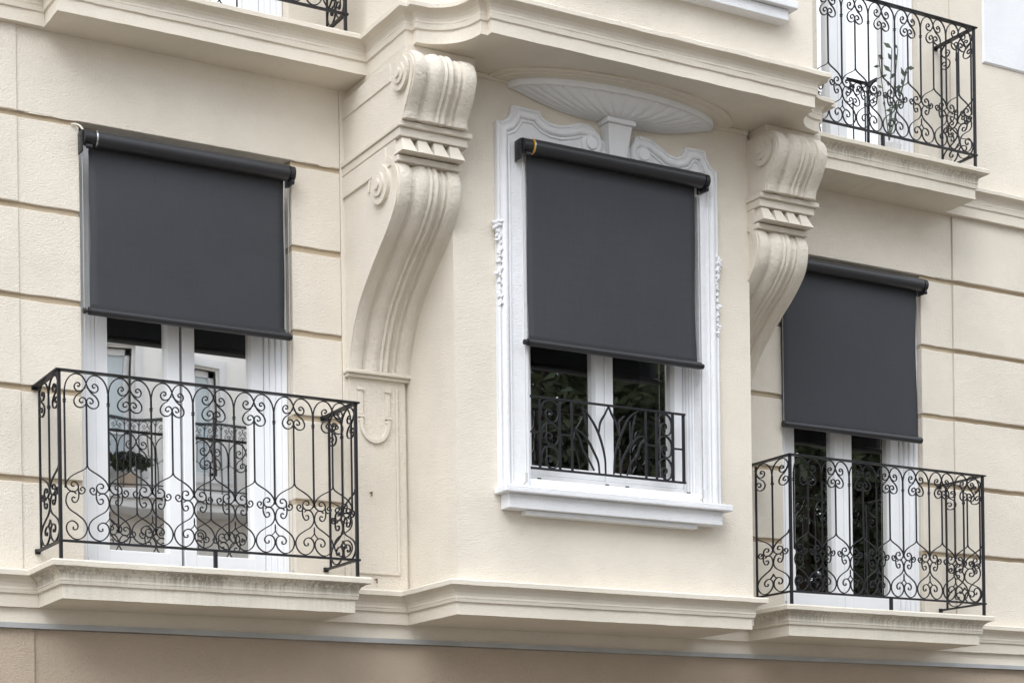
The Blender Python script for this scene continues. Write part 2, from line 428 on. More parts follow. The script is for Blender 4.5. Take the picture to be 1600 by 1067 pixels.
# ground-floor wall, zinc drip and the plain band above it
bm = bmesh.new(); box(bm, -3, 14.5, -.010, .3, 2.792, 2.90); link('band', bm, M_corn, HOUSE)
bm = bmesh.new(); box(bm, -3, 14.5, -.034, .3, 2.764, 2.791); bmesh.ops.subdivide_edges(bm, edges=[e for e in bm.edges if abs(e.verts[0].co.x - e.verts[1].co.x) > 1], cuts=200)
for v in bm.verts:
    if v.co.y < 0: v.co.z += nrand(v.co.x * 2.2, 5) * .0018; v.co.y += nrand(v.co.x * 3, 8) * .003
link('drip_flashing', bm, M_zinc, HOUSE, label='thin zinc strip along the top of the ground floor')
bm = bmesh.new(); box(bm, -3, 2.70, -.004, .3, -.15, 2.763); link('wall', bm, M_lower, HOUSE, label='taupe ground floor wall')
bm = bmesh.new(); box(bm, 2.703, 14.5, .006, .3, -.15, 2.763); link('wall', bm, M_lower, HOUSE, label='taupe ground floor wall')

# lower moulding: string course, two balcony slabs and the foot of the bay, one mitred run
LP = [(-3, -.035), (2.716, -.035), (2.716, -.470), (4.325, -.470), (4.325, -.040), (4.865, -.040), (4.865, -.635), (6.895, -.635), (6.895, -.040),
      (7.325, -.040), (7.325, -.450), (8.935, -.450), (8.935, -.035), (14.5, -.035)]
PL = [(0, 2.872), (0, 2.938), (.013, 2.943), (.016, 2.959), (.019, 2.963), (.014, 2.974), (.017, 2.992), (.028, 3.009), (.046, 3.021), (.064, 3.026), (.070, 3.028), (.072, 3.052), (.066, 3.060), (.0, 3.062)]
for nm, a, b, m, lab in (('string_course', 0, 1, M_corn, None), ('balcony_slab', 1, 4, M_slab, 'moulded slab with dark rain streaks under the near railing'), ('string_course', 4, 5, M_corn, None),
                 ('bay_base', 5, 8, M_corn, 'moulded foot of the bay'), ('string_course', 8, 9, M_corn, None), ('balcony_slab', 9, 12, M_slab3, 'moulded slab under the far railing'), ('string_course', 12, 13, M_corn, None)):
    bm = bmesh.new(); sweep(bm, LP, PL, a, b, ybase=0.0 if nm != 'bay_base' else 0.0, seed=a + 3, endcaps=False)
    link(nm, bm, m, HOUSE, label=lab)

# upper moulding with the scooped corners
def arc(cx, cy, r, a0, a1, n=14): return [(cx + r * math.cos(math.radians(a0 + (a1 - a0) * i / n)), cy + r * math.sin(math.radians(a0 + (a1 - a0) * i / n))) for i in range(n + 1)]
XR = 7.372
UPP = [(-3, -.045), (2.788, -.045), (2.788, -.270), (4.537, -.270), (4.537, -.752), (4.579, -.752)]
nA = len(UPP)
UPP += arc(4.579, -1.048, .252, 90, 0)              # scoop seen from the left
UPP += [(4.873, -1.048), (4.873, -1.090), (7.058, -1.090), (7.058, -1.048)]
UPP += arc(7.330, -1.048, .252, 180, 90)
UPP += [(7.330, -.752), (XR, -.752), (XR, -.340)]
iR = len(UPP) - 1
UPP += [(9.062, -.340), (9.062, -.050), (14.5, -.050)]
PU = [(0, 5.900), (0, 5.968), (.010, 5.972), (.013, 5.998), (.016, 6.003), (.012, 6.014), (.015, 6.030), (.025, 6.046), (.042, 6.057), (.064, 6.062), (.070, 6.064), (.072, 6.086), (.064, 6.092), (.0, 6.094)]
segs = [('string_course', 0, 1, M_corn), ('balcony_slab', 1, 3, M_corn), ('bay_cornice', 3, iR, M_corn), ('balcony_slab', iR, iR + 2, M_slab2), ('string_course', iR + 2, iR + 3, M_corn)]
for nm, a, b, m in segs:
    bm = bmesh.new(); sweep(bm, UPP, PU, a, b, ybase=0.0 if nm != 'bay_cornice' else 0.0, seed=a + 11, jit=.0014)
    o = link(nm, bm, m, HOUSE)
    if nm == 'bay_cornice': o['label'] = 'heavy cornice over the bay with scooped corners'
# upper storey
ZU = 6.092
def ringwall2(x0, x1, o, lab=None):
    bm = bmesh.new(); ringwall(bm, x0, x1, ZU - .02, 8.9, o, -.002, .32); return link('wall', bm, M_wall, HOUSE, label=lab)
ringwall2(2.648, 4.6, (2.975, 4.187, 6.10, 8.45)); ringwall2(7.3, 9.162, (7.652, 8.872, 6.10, 8.45))
bm = bmesh.new(); box(bm, -3, 2.646, -.014, .32, ZU - .02, 8.9); link('wall', bm, M_wall, HOUSE)
bm = bmesh.new(); box(bm, 9.164, 14.5, -.014, .32, ZU - .02, 8.9); link('wall', bm, M_wall, HOUSE)
# white panel with a sloped lower edge on the far pier
bm = bmesh.new(); prism_y(bm, [(9.46, 7.02), (9.93, 7.02), (9.93, 8.88), (9.46, 8.88)], -.030, -.015)
bmesh.ops.bevel(bm, geom=[e for e in bm.edges if all(v.co.y < -.029 for v in e.verts) and len(e.link_faces) == 2 and e.calc_face_angle(0) > 1], offset=.010, segments=1, affect='EDGES')
link('wall_panel', bm, M_white, HOUSE, label='bright white raised panel on the far pier')
# upper bay body follows the cornice plan
bm = bmesh.new()
prof = [(-.006, ZU - .004), (-.006, 8.9)]
sub = [(4.537, .30)] + UPP[4:iR] + [(XR, .30)]
sweep(bm, sub, prof, step=.3, jit=0, endcaps=False); link('wall', bm, M_wall, HOUSE, smooth=True, autosmooth=30, label='upper bay with scooped corners')
bm = bmesh.new(); box(bm, 5.12, 6.86, -1.195, -1.07, 6.395, 6.440, .006); box(bm, 5.17, 6.81, -1.165, -1.07, 6.33, 6.393, .004); link('window_sill', bm, M_white, HOUSE, label='white sill of the window above the bay')
bm = bmesh.new(); box(bm, 5.17, 5.33, -1.12, -1.07, 6.442, 8.6); box(bm, 6.65, 6.81, -1.12, -1.07, 6.442, 8.6); link('window_surround', bm, M_white, HOUSE)
# building mass behind
bm = bmesh.new(); box(bm, -3, 14.5, 4.2, 4.4, -.15, 9); box(bm, -3.2, -3, -.0, 4.4, -.15, 9); box(bm, 14.5, 14.7, 0, 4.4, -.15, 9); box(bm, -3.2, 14.7, -.0, 4.4, 8.9, 9.1); link('rear_wall', bm, M_wall, HOUSE)

# ---------------------------------------------------------------- windows
def window(x0, x1, z0, z1, g, split, arrangement, lab, muntin=None, curtain=True, gap=.0, yc=None, cw=.118, sw=.072, gm=None):
    """french window; g = glass plane; casing in the opening, two sashes"""
    W = bpy.data.objects.new('window', None); COL.objects.link(W); W.parent = HOUSE; W['label'] = lab
    cy0 = g - .115                                  # casing front
    bm = bmesh.new()                                # stepped casing
    q_ = (cw - .004) / 4
    for k in range(4):
        dx = q_ * k; yy = cy0 + .019 * k; wdt = q_ + .0003 if k < 3 else q_
        a0 = x0 + .002 + dx; a1 = x1 - .002 - dx
        box(bm, a0, a0 + wdt, yy, g + .06, z0, z1 - dx); box(bm, a1 - wdt, a1, yy, g + .06, z0, z1 - dx)
        box(bm, a0 + wdt, a1 - wdt, yy, g + .06, z1 - dx - wdt, z1 - dx)
    box(bm, x0 + cw, x1 - cw, cy0 + .06, g + .06, z0, z0 + .05)
    bmesh.ops.bevel(bm, geom=bm.edges[:], offset=.004, segments=2, affect='EDGES')
    link('frame', bm, M_paint, W)
    a0 = x0 + cw; a1 = x1 - cw; mid = (a0 + a1) / 2
    for (s0, s1) in ((a0, mid - gap / 2 - .002), (mid + gap / 2 + .002, a1)):
        wl = sw; bm = bmesh.new(); zb = z0 + .052; zt = z1 - .12
        yy = cy0 + .070
        box(bm, s0, s0 + wl, yy, g + .03, zb, zt, .005); box(bm, s1 - wl, s1, yy, g + .03, zb, zt, .005)
        box(bm, s0 + wl - .001, s1 - wl + .001, yy + .001, g + .029, zb + .0005, zb + split, .004); box(bm, s0 + wl - .001, s1 - wl + .001, yy + .001, g + .029, zt - .08, zt - .0005, .004)
        if muntin: box(bm, s0 + wl, s1 - wl, yy + .006, g + .02, muntin, muntin + .012)
        link('sash', bm, M_paint, W)
        bm = bmesh.new(); box(bm, s0 + wl - .004, s1 - wl + .004, g, g + .004, zb + split - .004, zt - .076); link('pane', bm, gm or M_glass, W)
    if curtain:
        bm = bmesh.new(); n = 90; row = []
        for i in range(n + 1):
            x = x0 + .05 + (x1 - x0 - .1) * i / n; y = g + .13 + .022 * math.sin(i * .75) + .012 * math.sin(i * .31 + 1)
            row.append((bm.verts.new((x, y, z0 + .02)), bm.verts.new((x, y, z1 - .1))))
        for a, b in zip(row, row[1:]): bm.faces.new((a[0], b[0], b[1], a[1]))
        link('curtain', bm, M_curt, W, smooth=True)
    # the dark room behind
    bm = bmesh.new(); yb = g + 1.9; f0 = max(.33, g + .25) if yc is None else yc
    X0, X1, Z0, Z1 = x0 - .25, x1 + .25, z0 - .2, z1 + .2
    V = lambda *p: bm.verts.new(p)
    for q in (((X0, yb, Z0), (X1, yb, Z0), (X1, yb, Z1), (X0, yb, Z1)), ((X0, f0, Z0), (X0, yb, Z0), (X0, yb, Z1), (X0, f0, Z1)), ((X1, f0, Z0), (X1, yb, Z0), (X1, yb, Z1), (X1, f0, Z1)),
              ((X0, f0, Z0), (X1, f0, Z0), (X1, yb, Z0), (X0, yb, Z0)), ((X0, f0, Z1), (X1, f0, Z1), (X1, yb, Z1), (X0, yb, Z1))):
        bm.faces.new([V(*p) for p in q])
    link('room', bm, M_dark, W)
    return W
window(WIN['left'][0], WIN['left'][1], 3.062, 5.44, .20, .115, 0, 'white french window behind the near balcony railing', gap=.012)
window(WIN['right'][0], WIN['right'][1], 3.062, 5.44, .16, .125, 0, 'white french window behind the far balcony railing', curtain=False, gm=M_glass2)
window(2.975, 4.187, 6.10, 8.44, .20, .10, 0, 'white french window of the storey above, near side', curtain=True)
window(7.652, 8.872, 6.10, 8.44, .16, .10, 0, 'white french window of the storey above, far side', curtain=True)
window(OX0, OX1, OZ0 + .0, OZ1, -.45, .055, 0, 'white casement window in the bay behind the low iron guard', curtain=False, gm=M_glass2, yc=-.379, cw=.038, sw=.059)
for x0, x1 in ((OX0 + .0005, OX0 + .006), (OX1 - .006, OX1 - .0005)):
    bm = bmesh.new(); box(bm, x0, x1, -.630, -.5655, OZ0, OZ1); link('reveal', bm, M_white, HOUSE)

# ---------------------------------------------------------------- consoles
def console(dx, lab):
    K = bpy.data.objects.new('scroll_bracket', None); COL.objects.link(K); K.parent = HOUSE; K['label'] = lab
    X0, X1 = 4.512 + dx, 4.880 + dx; W_ = X1 - X0
    def rib(t):           # relief across the face, t 0..1
        def bump(c_, w_): q = (t - c_) / w_; return math.cos(q * PI / 2) ** .8 if abs(q) < 1 else 0
        e = 0.0
        if t < .20 or t > .80: e = .011 + .006 * (1 - ((min(t, 1 - t) - .085) / .115) ** 2)
        h = e
        h = max(h, .020 * bump(.40, .130)); h = max(h, .022 * bump(.515, .045)); h = max(h, .023 * bump(.605, .055)); h = max(h, .011 * bump(.745, .022))
        return h
    def face(front, name, mid_scale=1.0, yw=0.0):
        F = crom(front, 7); n = len(F); bm = bmesh.new(); T = [i / 60 for i in range(61)]
        rows = []
        for i, (y, z) in enumerate(F):
            a = F[max(i - 1, 0)]; b = F[min(i + 1, n - 1)]; t = Vector((b[0] - a[0], b[1] - a[1])).normalized()
            nn = Vector((t.y, -t.x))                    # outwards
            if nn.x > 0: nn = -nn
            k = min(1, i / 4) * 1.0
            row = []
            for tt in T:
                h = rib(tt) * mid_scale - .012
                h += .0015 * nrand(tt * 25, i) if 0 < tt < 1 else 0
                row.append(bm.verts.new((X0 + W_ * tt, y + nn.x * h, z + nn.y * h)))
            rows.append(row)
        for r0, r1 in zip(rows, rows[1:]):
            for j in range(60): bm.faces.new((r0[j], r1[j], r1[j + 1], r0[j + 1]))
        for j in (0, 60):
            bk = [bm.verts.new((r_[j].co.x, yw, r_[j].co.z)) for r_ in rows]
            for i in range(n - 1):
                q = (rows[i][j], bk[i], bk[i + 1], rows[i + 1][j]); bm.faces.new(q if j == 0 else q[::-1])
        tb = [bm.verts.new((v.co.x, yw, v.co.z)) for v in rows[0]]
        for j in range(60): bm.faces.new((rows[0][j], rows[0][j + 1], tb[j + 1], tb[j]))
        bb = [bm.verts.new((v.co.x, yw, v.co.z)) for v in rows[-1]]
        for j in range(60): bm.faces.new((rows[-1][j + 1], rows[-1][j], bb[j], bb[j + 1]))
        bmesh.ops.remove_doubles(bm, verts=bm.verts, dist=1e-5)
        return link(name, bm, M_cons, K, smooth=True, autosmooth=42)
    # lower console, from under the block down to the ledge
    face([(-.655, 5.300), (-.690, 5.265), (-.712, 5.215), (-.712, 5.165), (-.690, 5.095), (-.645, 5.035), (-.560, 4.955), (-.455, 4.880), (-.345, 4.790), (-.240, 4.690), (-.160, 4.585), (-.108, 4.480), (-.075, 4.390), (-.060, 4.312)], 'lower_scroll')
    # upper console
    face([(-.760, 5.838), (-.835, 5.826), (-.885, 5.785), (-.905, 5.730), (-.895, 5.680), (-.865, 5.625), (-.825, 5.575), (-.795, 5.530), (-.785, 5.490)], 'upper_scroll')
    # raised volutes on the cheeks, with a raised lip following the front curve
    def volute(cy, cz, r, lip):
        for side, x in ((-1, X0), (1, X1)):
            for q, th, ns in ((r, .022, 44), (r * .60, .032, 30), (r * .27, .042, 20)):
                bm = bmesh.new(); xs_ = sorted((x, x + side * th)); cyl(bm, (xs_[0], cy, cz), (xs_[1], cy, cz), q, ns)
                bmesh.ops.bevel(bm, geom=[e for e in bm.edges if e.calc_face_angle(0) > 1], offset=.005, segments=3, affect='EDGES')
                link('volute', bm, M_cons, K, smooth=True, autosmooth=50)
            bm = bmesh.new(); strap(bm, crom(lip, 5), .030, .020, (x, 0, 0), (0, 1, 0)); link('cheek_lip', bm, M_cons, K, smooth=True, autosmooth=40)
    volute(-.495, 5.215, .104, [(-.335, 5.225), (-.365, 5.290), (-.430, 5.335), (-.520, 5.345), (-.600, 5.320), (-.665, 5.255), (-.685, 5.190), (-.665, 5.090), (-.620, 5.030), (-.535, 4.950), (-.430, 4.870), (-.320, 4.780), (-.215, 4.680), (-.140, 4.580), (-.088, 4.480), (-.058, 4.390), (-.044, 4.315)])
    volute(-.762, 5.728, .088, [(-.760, 5.815), (-.820, 5.800), (-.865, 5.770), (-.880, 5.725), (-.868, 5.680), (-.840, 5.625), (-.800, 5.570), (-.772, 5.530), (-.765, 5.490)])
    bm = bmesh.new()                                   # abacus under the cornice
    box(bm, 4.533 + dx, 4.957 + dx, -.757, 0, 5.842, 5.899, .004)
    link('abacus', bm, M_cons, K)
    bm = bmesh.new(); box(bm, 4.505 + dx, 4.90 + dx, -.62, 0, 5.735, 5.841, .004); link('side_band', bm, M_cons, K)
    bm = bmesh.new(); box(bm, 4.492 + dx, 4.940 + dx, -.752, 0, 5.458, 5.487, .004); box(bm, 4.502 + dx, 4.920 + dx, -.730, 0, 5.412, 5.4575, .004); link('ledge', bm, M_cons, K)
    bm = bmesh.new(); box(bm, 4.508 + dx, 4.884 + dx, -.665, 0, 5.318, 5.4115); box(bm, 4.503 + dx, 4.890 + dx, -.705, 0, 5.286, 5.3175, .004); link('block', bm, M_cons, K)
    bm = bmesh.new(); box(bm, 4.499 + dx, 4.60 + dx, -.56, 0, 5.285, 5.40, .004); link('side_band', bm, M_cons, K)
    for k in range(4):                                  # guttae: small tapered blocks
        bm = bmesh.new(); cx = 4.548 + dx + k * .097; t0, b0 = .026, .046
        vs = []
        for z, hw, yf in ((5.325, b0, -.765), (5.410, t0, -.715)):
            vs += [bm.verts.new(p) for p in ((cx - hw, yf, z), (cx + hw, yf, z), (cx + hw, -.66, z), (cx - hw, -.66, z))]
        for f in ((0, 1, 5, 4), (1, 2, 6, 5), (2, 3, 7, 6), (3, 0, 4, 7), (3, 2, 1, 0), (4, 5, 6, 7)): bm.faces.new([vs[i] for i in f])
        link('gutta', bm, M_cons, K)
    bm = bmesh.new(); box(bm, 4.488 + dx, 4.902 + dx, -.072, 0, 4.288, 4.310, .006); box(bm, 4.498 + dx, 4.892 + dx, -.052, 0, 4.270, 4.2875, .004); link('foot_ledge', bm, M_cons, K)
console(0, 'scroll bracket carrying the cornice left of the bay window')
console(2.42, 'scroll bracket carrying the cornice right of the bay window')

# pilaster strips under the brackets with their hanging loop in relief
for dx in (0, 2.42):
    bm = bmesh.new(); box(bm, 4.518 + dx, 4.872 + dx, -.026, -.001, 3.05, 4.269)
    link('pilaster', bm, M_cons, HOUSE)
    bm = bmesh.new()
    box(bm, 4.808 + dx, 4.823 + dx, -.036, -.027, 3.17, 4.235, .003); box(bm, 4.560 + dx, 4.823 + dx, -.0362, -.027, 3.155, 3.1695, .003)
    link('panel_moulding', bm, M_cons, HOUSE)
    bm = bmesh.new()
    for x0 in (4.570, 4.742):
        box(bm, x0 + dx, x0 + .030 + dx, -.034, -.027, 4.065, 4.20, .002); box(bm, x0 - .004 + dx, x0 + .034 + dx, -.042, -.027, 4.20, 4.215, .002); box(bm, x0 - .004 + dx, x0 + .034 + dx, -.042, -.027, 4.047, 4.062, .002)
        cyl(bm, (x0 + .015 + dx, -.042, 4.03), (x0 + .015 + dx, -.027, 4.03), .014, 14)
    P_ = [(4.671 + dx - .086 * math.cos(a), 4.02 - .105 * math.sin(a)) for a in [PI * i / 24 for i in range(25)]]
    strap(bm, P_, .020, .022, (0, -.032, 0), (1, 0, 0)); link('loop_ornament', bm, M_cons, HOUSE)

# ---------------------------------------------------------------- bay window surround
SUR = bpy.data.objects.new('window_surround', None); COL.objects.link(SUR); SUR.parent = HOUSE; SUR['label'] = 'white plaster surround of the bay window with eared scroll top'
SY = -.632
A_ = [(5.150, 3.60), (5.158, 5.640), (5.190, 5.642), (5.225, 5.660), (5.250, 5.695), (5.262, 5.745), (5.445, 5.742), (5.455, 5.715), (5.480, 5.698), (5.520, 5.686), (5.570, 5.684), (5.640, 5.700), (5.700, 5.722), (5.760, 5.724), (5.810, 5.705), (5.840, 5.66)]
Bq = [(6.075, 5.66), (6.090, 5.705), (6.120, 5.722), (6.200, 5.715), (6.270, 5.680), (6.330, 5.648), (6.380, 5.640), (6.420, 5.655), (6.440, 5.680), (6.448, 5.712), (6.595, 5.716), (6.603, 5.670), (6.625, 5.632), (6.655, 5.610), (6.680, 5.608), (6.676, 3.60)]
inner_top = 5.43
bm = bmesh.new()
prism_y(bm, A_ + [(6.0, 5.60), (6.0, inner_top), (5.345, inner_top), (5.335, 3.60)], SY, BY - .001)
link('frame', bm, M_white, SUR)
bm = bmesh.new()
prism_y(bm, [(6.002, inner_top), (6.002, 5.60)] + Bq + [(6.545, 3.60), (6.545, inner_top)], SY, BY - .001)
link('frame', bm, M_white, SUR)
def inset(pts, dlt):
    out = []
    for i, p in enumerate(pts):
        v = Vector(p); n_ = Vector((0, 0)); ns = []
        if i > 0: t = (v - Vector(pts[i - 1])).normalized(); ns.append(Vector((t.y, -t.x)))
        if i < len(pts) - 1: t = (Vector(pts[i + 1]) - v).normalized(); ns.append(Vector((t.y, -t.x)))
        n_ = sum(ns, Vector((0, 0))); n_ = n_ * (len(ns) / max(.5, n_.length_squared))
        out.append((p[0] + n_.x * dlt, p[1] + n_.y * dlt))
    return out
def halfround(bm, pts, r, h, y):
    """raised half-round moulding on the plane y"""
    n = len(pts); rows = []
    for i, p in enumerate(pts):
        a = pts[max(i - 1, 0)]; b = pts[min(i + 1, n - 1)]; t = Vector((b[0] - a[0], b[1] - a[1])).normalized(); n_ = Vector((-t.y, t.x))
        rows.append([bm.verts.new((p[0] + n_.x * r * math.cos(q), y - h * math.sin(q), p[1] + n_.y * r * math.cos(q))) for q in [PI * k / 8 for k in range(9)]])
    for a, b in zip(rows, rows[1:]):
        for k in range(8): bm.faces.new((a[k], a[k + 1], b[k + 1], b[k]))
    bm.faces.new(rows[0]); bm.faces.new(rows[-1][::-1])
    bmesh.ops.recalc_face_normals(bm, faces=bm.faces[:])
def spiral(cx, cz, r0, r1, a0, turns, n=40): return [(cx + (r0 + (r1 - r0) * i / n) * math.cos(a0 + turns * 2 * PI * i / n), cz + (r0 + (r1 - r0) * i / n) * math.sin(a0 + turns * 2 * PI * i / n)) for i in range(n + 1)]
bm = bmesh.new(); q = inset(A_[0:14], .046)
halfround(bm, q + spiral(5.775, 5.612, .070, .012, PI * .38, -1.35), .021, .020, SY)
link('scroll_moulding', bm, M_white, SUR, smooth=True, autosmooth=60)
bm = bmesh.new(); q = inset(Bq[2:], .046)
halfround(bm, spiral(6.135, 5.608, .070, .012, PI * .62, 1.35)[::-1] + q, .021, .020, SY)
link('scroll_moulding', bm, M_white, SUR, smooth=True, autosmooth=60)
bm = bmesh.new(); q = inset(A_[0:14], .078); halfround(bm, q, .008, .010, SY); q = inset(Bq[2:], .078); halfround(bm, q, .008, .010, SY)
for x in (5.325, 6.553):
    box(bm, x - .012, x + .012, SY - .012, SY, 3.61, 5.43, .003)
link('bead', bm, M_white, SUR)
bm = bmesh.new(); q = inset(A_[0:14], .010); halfround(bm, q, .008, .008, SY); q = inset(Bq[2:], .010); halfround(bm, q, .008, .008, SY); link('fillet', bm, M_white, SUR)
for cx, cz in ((5.775, 5.612), (6.135, 5.608)):
    bm = bmesh.new(); cyl(bm, (cx, SY, cz), (cx, SY - .030, cz), .050, 30, .034); bmesh.ops.bevel(bm, geom=[e for e in bm.edges if e.calc_face_angle(0) > .6], offset=.006, segments=3, affect='EDGES'); link('volute', bm, M_white, SUR, smooth=True, autosmooth=60)
# keystone
bm = bmesh.new(); vs = []
for z, x0, x1, yf in ((5.515, 5.892, 6.000, -.662), (5.62, 5.880, 6.014, -.675), (5.735, 5.868, 6.030, -.692)):
    vs.append([bm.verts.new(p) for p in ((x0, yf, z), (x1, yf, z), (x1, BY - .001, z), (x0, BY - .001, z))])
for a, b in zip(vs, vs[1:]):
    for i in range(4): bm.faces.new((a[i], a[(i + 1) % 4], b[(i + 1) % 4], b[i]))
bm.faces.new(vs[0][::-1]); bm.faces.new(vs[-1])
box(bm, 5.850, 6.048, -.712, BY - .001, 5.736, 5.765, .006)
link('keystone', bm, M_white, SUR)
# fluted shell hood
bm = bmesh.new(); XC, AW, BD, ZR = 5.952, .700, .245, 5.852
def ripple(th): return abs(math.sin(th * 19)) ** .5
rows = []
NS, NT = 16, 408
for j in range(NT + 1):
    th = PI * j / NT; row = []
    for i in range(NS + 1):
        s_ = i / NS; a = .10 + (AW * .965 - .10) * s_; b = .085 + (BD * .94 - .085) * s_
        z = 5.765 + (ZR - 5.765) * (s_ ** 1.9) - .012 * ripple(th) * min(1, s_ * 2.2) * (1 - .30 * s_)
        x = XC + a * math.cos(th); y = BY - b * math.sin(th) - .001
        row.append(bm.verts.new((x, y, z)))
    # rim lip
    k_r = .0035 * nrand(j * .07, 4)
    for rr, z in ((.975, ZR - .006), (1.0 + k_r, ZR - .006 + .002 * nrand(j * .12, 4)), (1.012 + k_r, ZR + .014), (1.004 + k_r, ZR + .032 + .003 * nrand(j * .09, 7)), (.2, ZR + .036)):
        row.append(bm.verts.new((XC + AW * rr * math.cos(th), BY - BD * rr * math.sin(th) - .001, z)))
    rows.append(row)
for a, b in zip(rows, rows[1:]):
    for i in range(len(a) - 1): bm.faces.new((a[i], b[i], b[i + 1], a[i + 1]))
link('shell_hood', bm, M_white, SUR, smooth=True, autosmooth=50, label='shallow fluted shell hood over the keystone')
# curved fillets on the soffit round the shell
for aw, bd, z0 in ((.83, .335, 5.886), (.79, .300, 5.880)):
    bm = bmesh.new(); ro = []
    for j in range(61):
        th = PI * j / 60; ro.append([bm.verts.new((XC + aw * k * math.cos(th), BY - (bd + aw * (k - 1)) * math.sin(th), z)) for k, z in ((1, 5.899), (1, z0), (.72, z0))])
    for a, b in zip(ro, ro[1:]):
        for i in range(2): bm.faces.new((a[i], b[i], b[i + 1], a[i + 1]))
    link('soffit_fillet', bm, M_corn, HOUSE)
bm = bmesh.new(); box(bm, BX0 + .001, BX1 - .001, BY - .012, BY - .0005, 5.872, 5.899, .003); link('soffit_moulding', bm, M_corn, HOUSE)
# carved drops on both sides
def drop(x, zt, flip):
    bm = bmesh.new(); rnd = random.Random(3 if flip else 5)
    lst = [(-.006, 0, .026, 5), (.010, .020, .018, 3), (.004, -.045, .022, 5), (.004, -.085, .022, 4), (.012, -.125, .020, 4), (.010, -.165, .015, 3), (.004, -.205, .014, 3), (.012, -.240, .012, 3), (-.010, -.272, .015, 3), (.010, -.282, .012, 2), (.008, -.320, .013, 3), (.010, -.355, .010, 2), (-.006, -.392, .015, 3), (.014, -.398, .012, 2), (.008, -.432, .016, 3)]
    for k, (ox, oz, rr, np_) in enumerate(lst):
        for m_ in range(np_):
            r_ = bmesh.ops.create_uvsphere(bm, u_segments=10, v_segments=7, radius=1)
            ang = rnd.uniform(0, 2 * PI); L_ = rr * rnd.uniform(.75, 1.15); W_ = rr * rnd.uniform(.32, .5); dpt = rnd.uniform(.010, .022)
            cx_ = x + (-ox if flip else ox) + math.cos(ang) * rr * .55; cz_ = zt + oz + math.sin(ang) * rr * .55
            for v in r_['verts']:
                p = v.co.copy(); crease = .35 * (1 - abs(p.z)) if p.y < 0 else 0
                q = Vector((p.x * L_, p.y * dpt * (1 - crease), p.z * W_))
                q = Matrix.Rotation(-ang + rnd.uniform(-.02, .02), 3, 'Y') @ q
                v.co = Vector((cx_ + q.x, SY - .004 + q.y, cz_ + q.z))
    link('carved_drop', bm, M_white, SUR, smooth=True)
drop(5.158, 5.055, False); drop(6.668, 5.06, True)
# sill
bm = bmesh.new(); box(bm, 5.128, 6.690, -.735, BY - .001, 3.556, 3.594, .006); box(bm, 5.170, 6.640, -.695, BY - .001, 3.474, 3.5555, .004); box(bm, 5.300, 6.480, -.665, BY - .001, 3.448, 3.4735, .003)
link('sill', bm, M_white, SUR)
bm = bmesh.new(); box(bm, OX0 + .001, OX1 - .001, -.632, -.46, 3.5945, 3.659, .004)
for i, x in enumerate((5.43, 5.88, 5.99, 6.47)): pass
link('threshold', bm, M_paint, SUR)

# ---------------------------------------------------------------- ironwork railings
H = .2265
def mirror(P_): return [(-u, z) for u, z in P_]
k_ = .0011
def sc(L): return [(u * k_, -z) for u, z in L]
ARCH = sc([(106, .15), (106, .12), (104, .085), (96, .050), (76, .020), (50, .006), (25, .011), (6, .034), (-4, .062), (-22, .094), (-48, .116), (-60, .146), (-50, .168), (-26, .174), (-5, .158), (-2, .136), (-14, .123), (-28, .128), (-33, .142), (-23, .150), (-16, .143)])
HOOK = sc([(-3, .068), (-20, .086), (-43, .092), (-57, .076), (-53, .057), (-38, .050), (-30, .060), (-37, .069), (-43, .064)])
FORK = sc([(0, .462), (6, .478), (24, .492), (52, .508), (82, .530), (100, .556), (106, .580)])
C1 = sc([(0, .566), (10, .588), (30, .602), (50, .598), (62, .582), (58, .562), (42, .552), (29, .560), (32, .574), (43, .574)])
C2 = sc([(60, .580), (64, .605), (60, .640), (46, .656), (31, .646), (35, .630), (47, .633)])
C3 = sc([(62, .600), (74, .610), (88, .604), (94, .588), (82, .576), (72, .586), (79, .595)])
HEART = sc([(52, .612), (36, .600), (16, .608), (4, .632), (3, .662), (18, .690), (55, .716), (88, .744), (102, .776), (97, .808), (76, .834), (46, .842), (18, .824), (3, .794), (8, .764), (27, .750), (47, .756), (58, .774), (50, .792), (35, .790), (36, .778)])
OGEE = sc([(0, .722), (6, .736), (22, .752)])
curves = [crom(x, 4) for x in (ARCH, HOOK, FORK, C1, C2, C3, HEART, OGEE)]
aARCH, aHOOK, aFORK, aC1, aC2, aC3, aHEART, aOGEE = curves

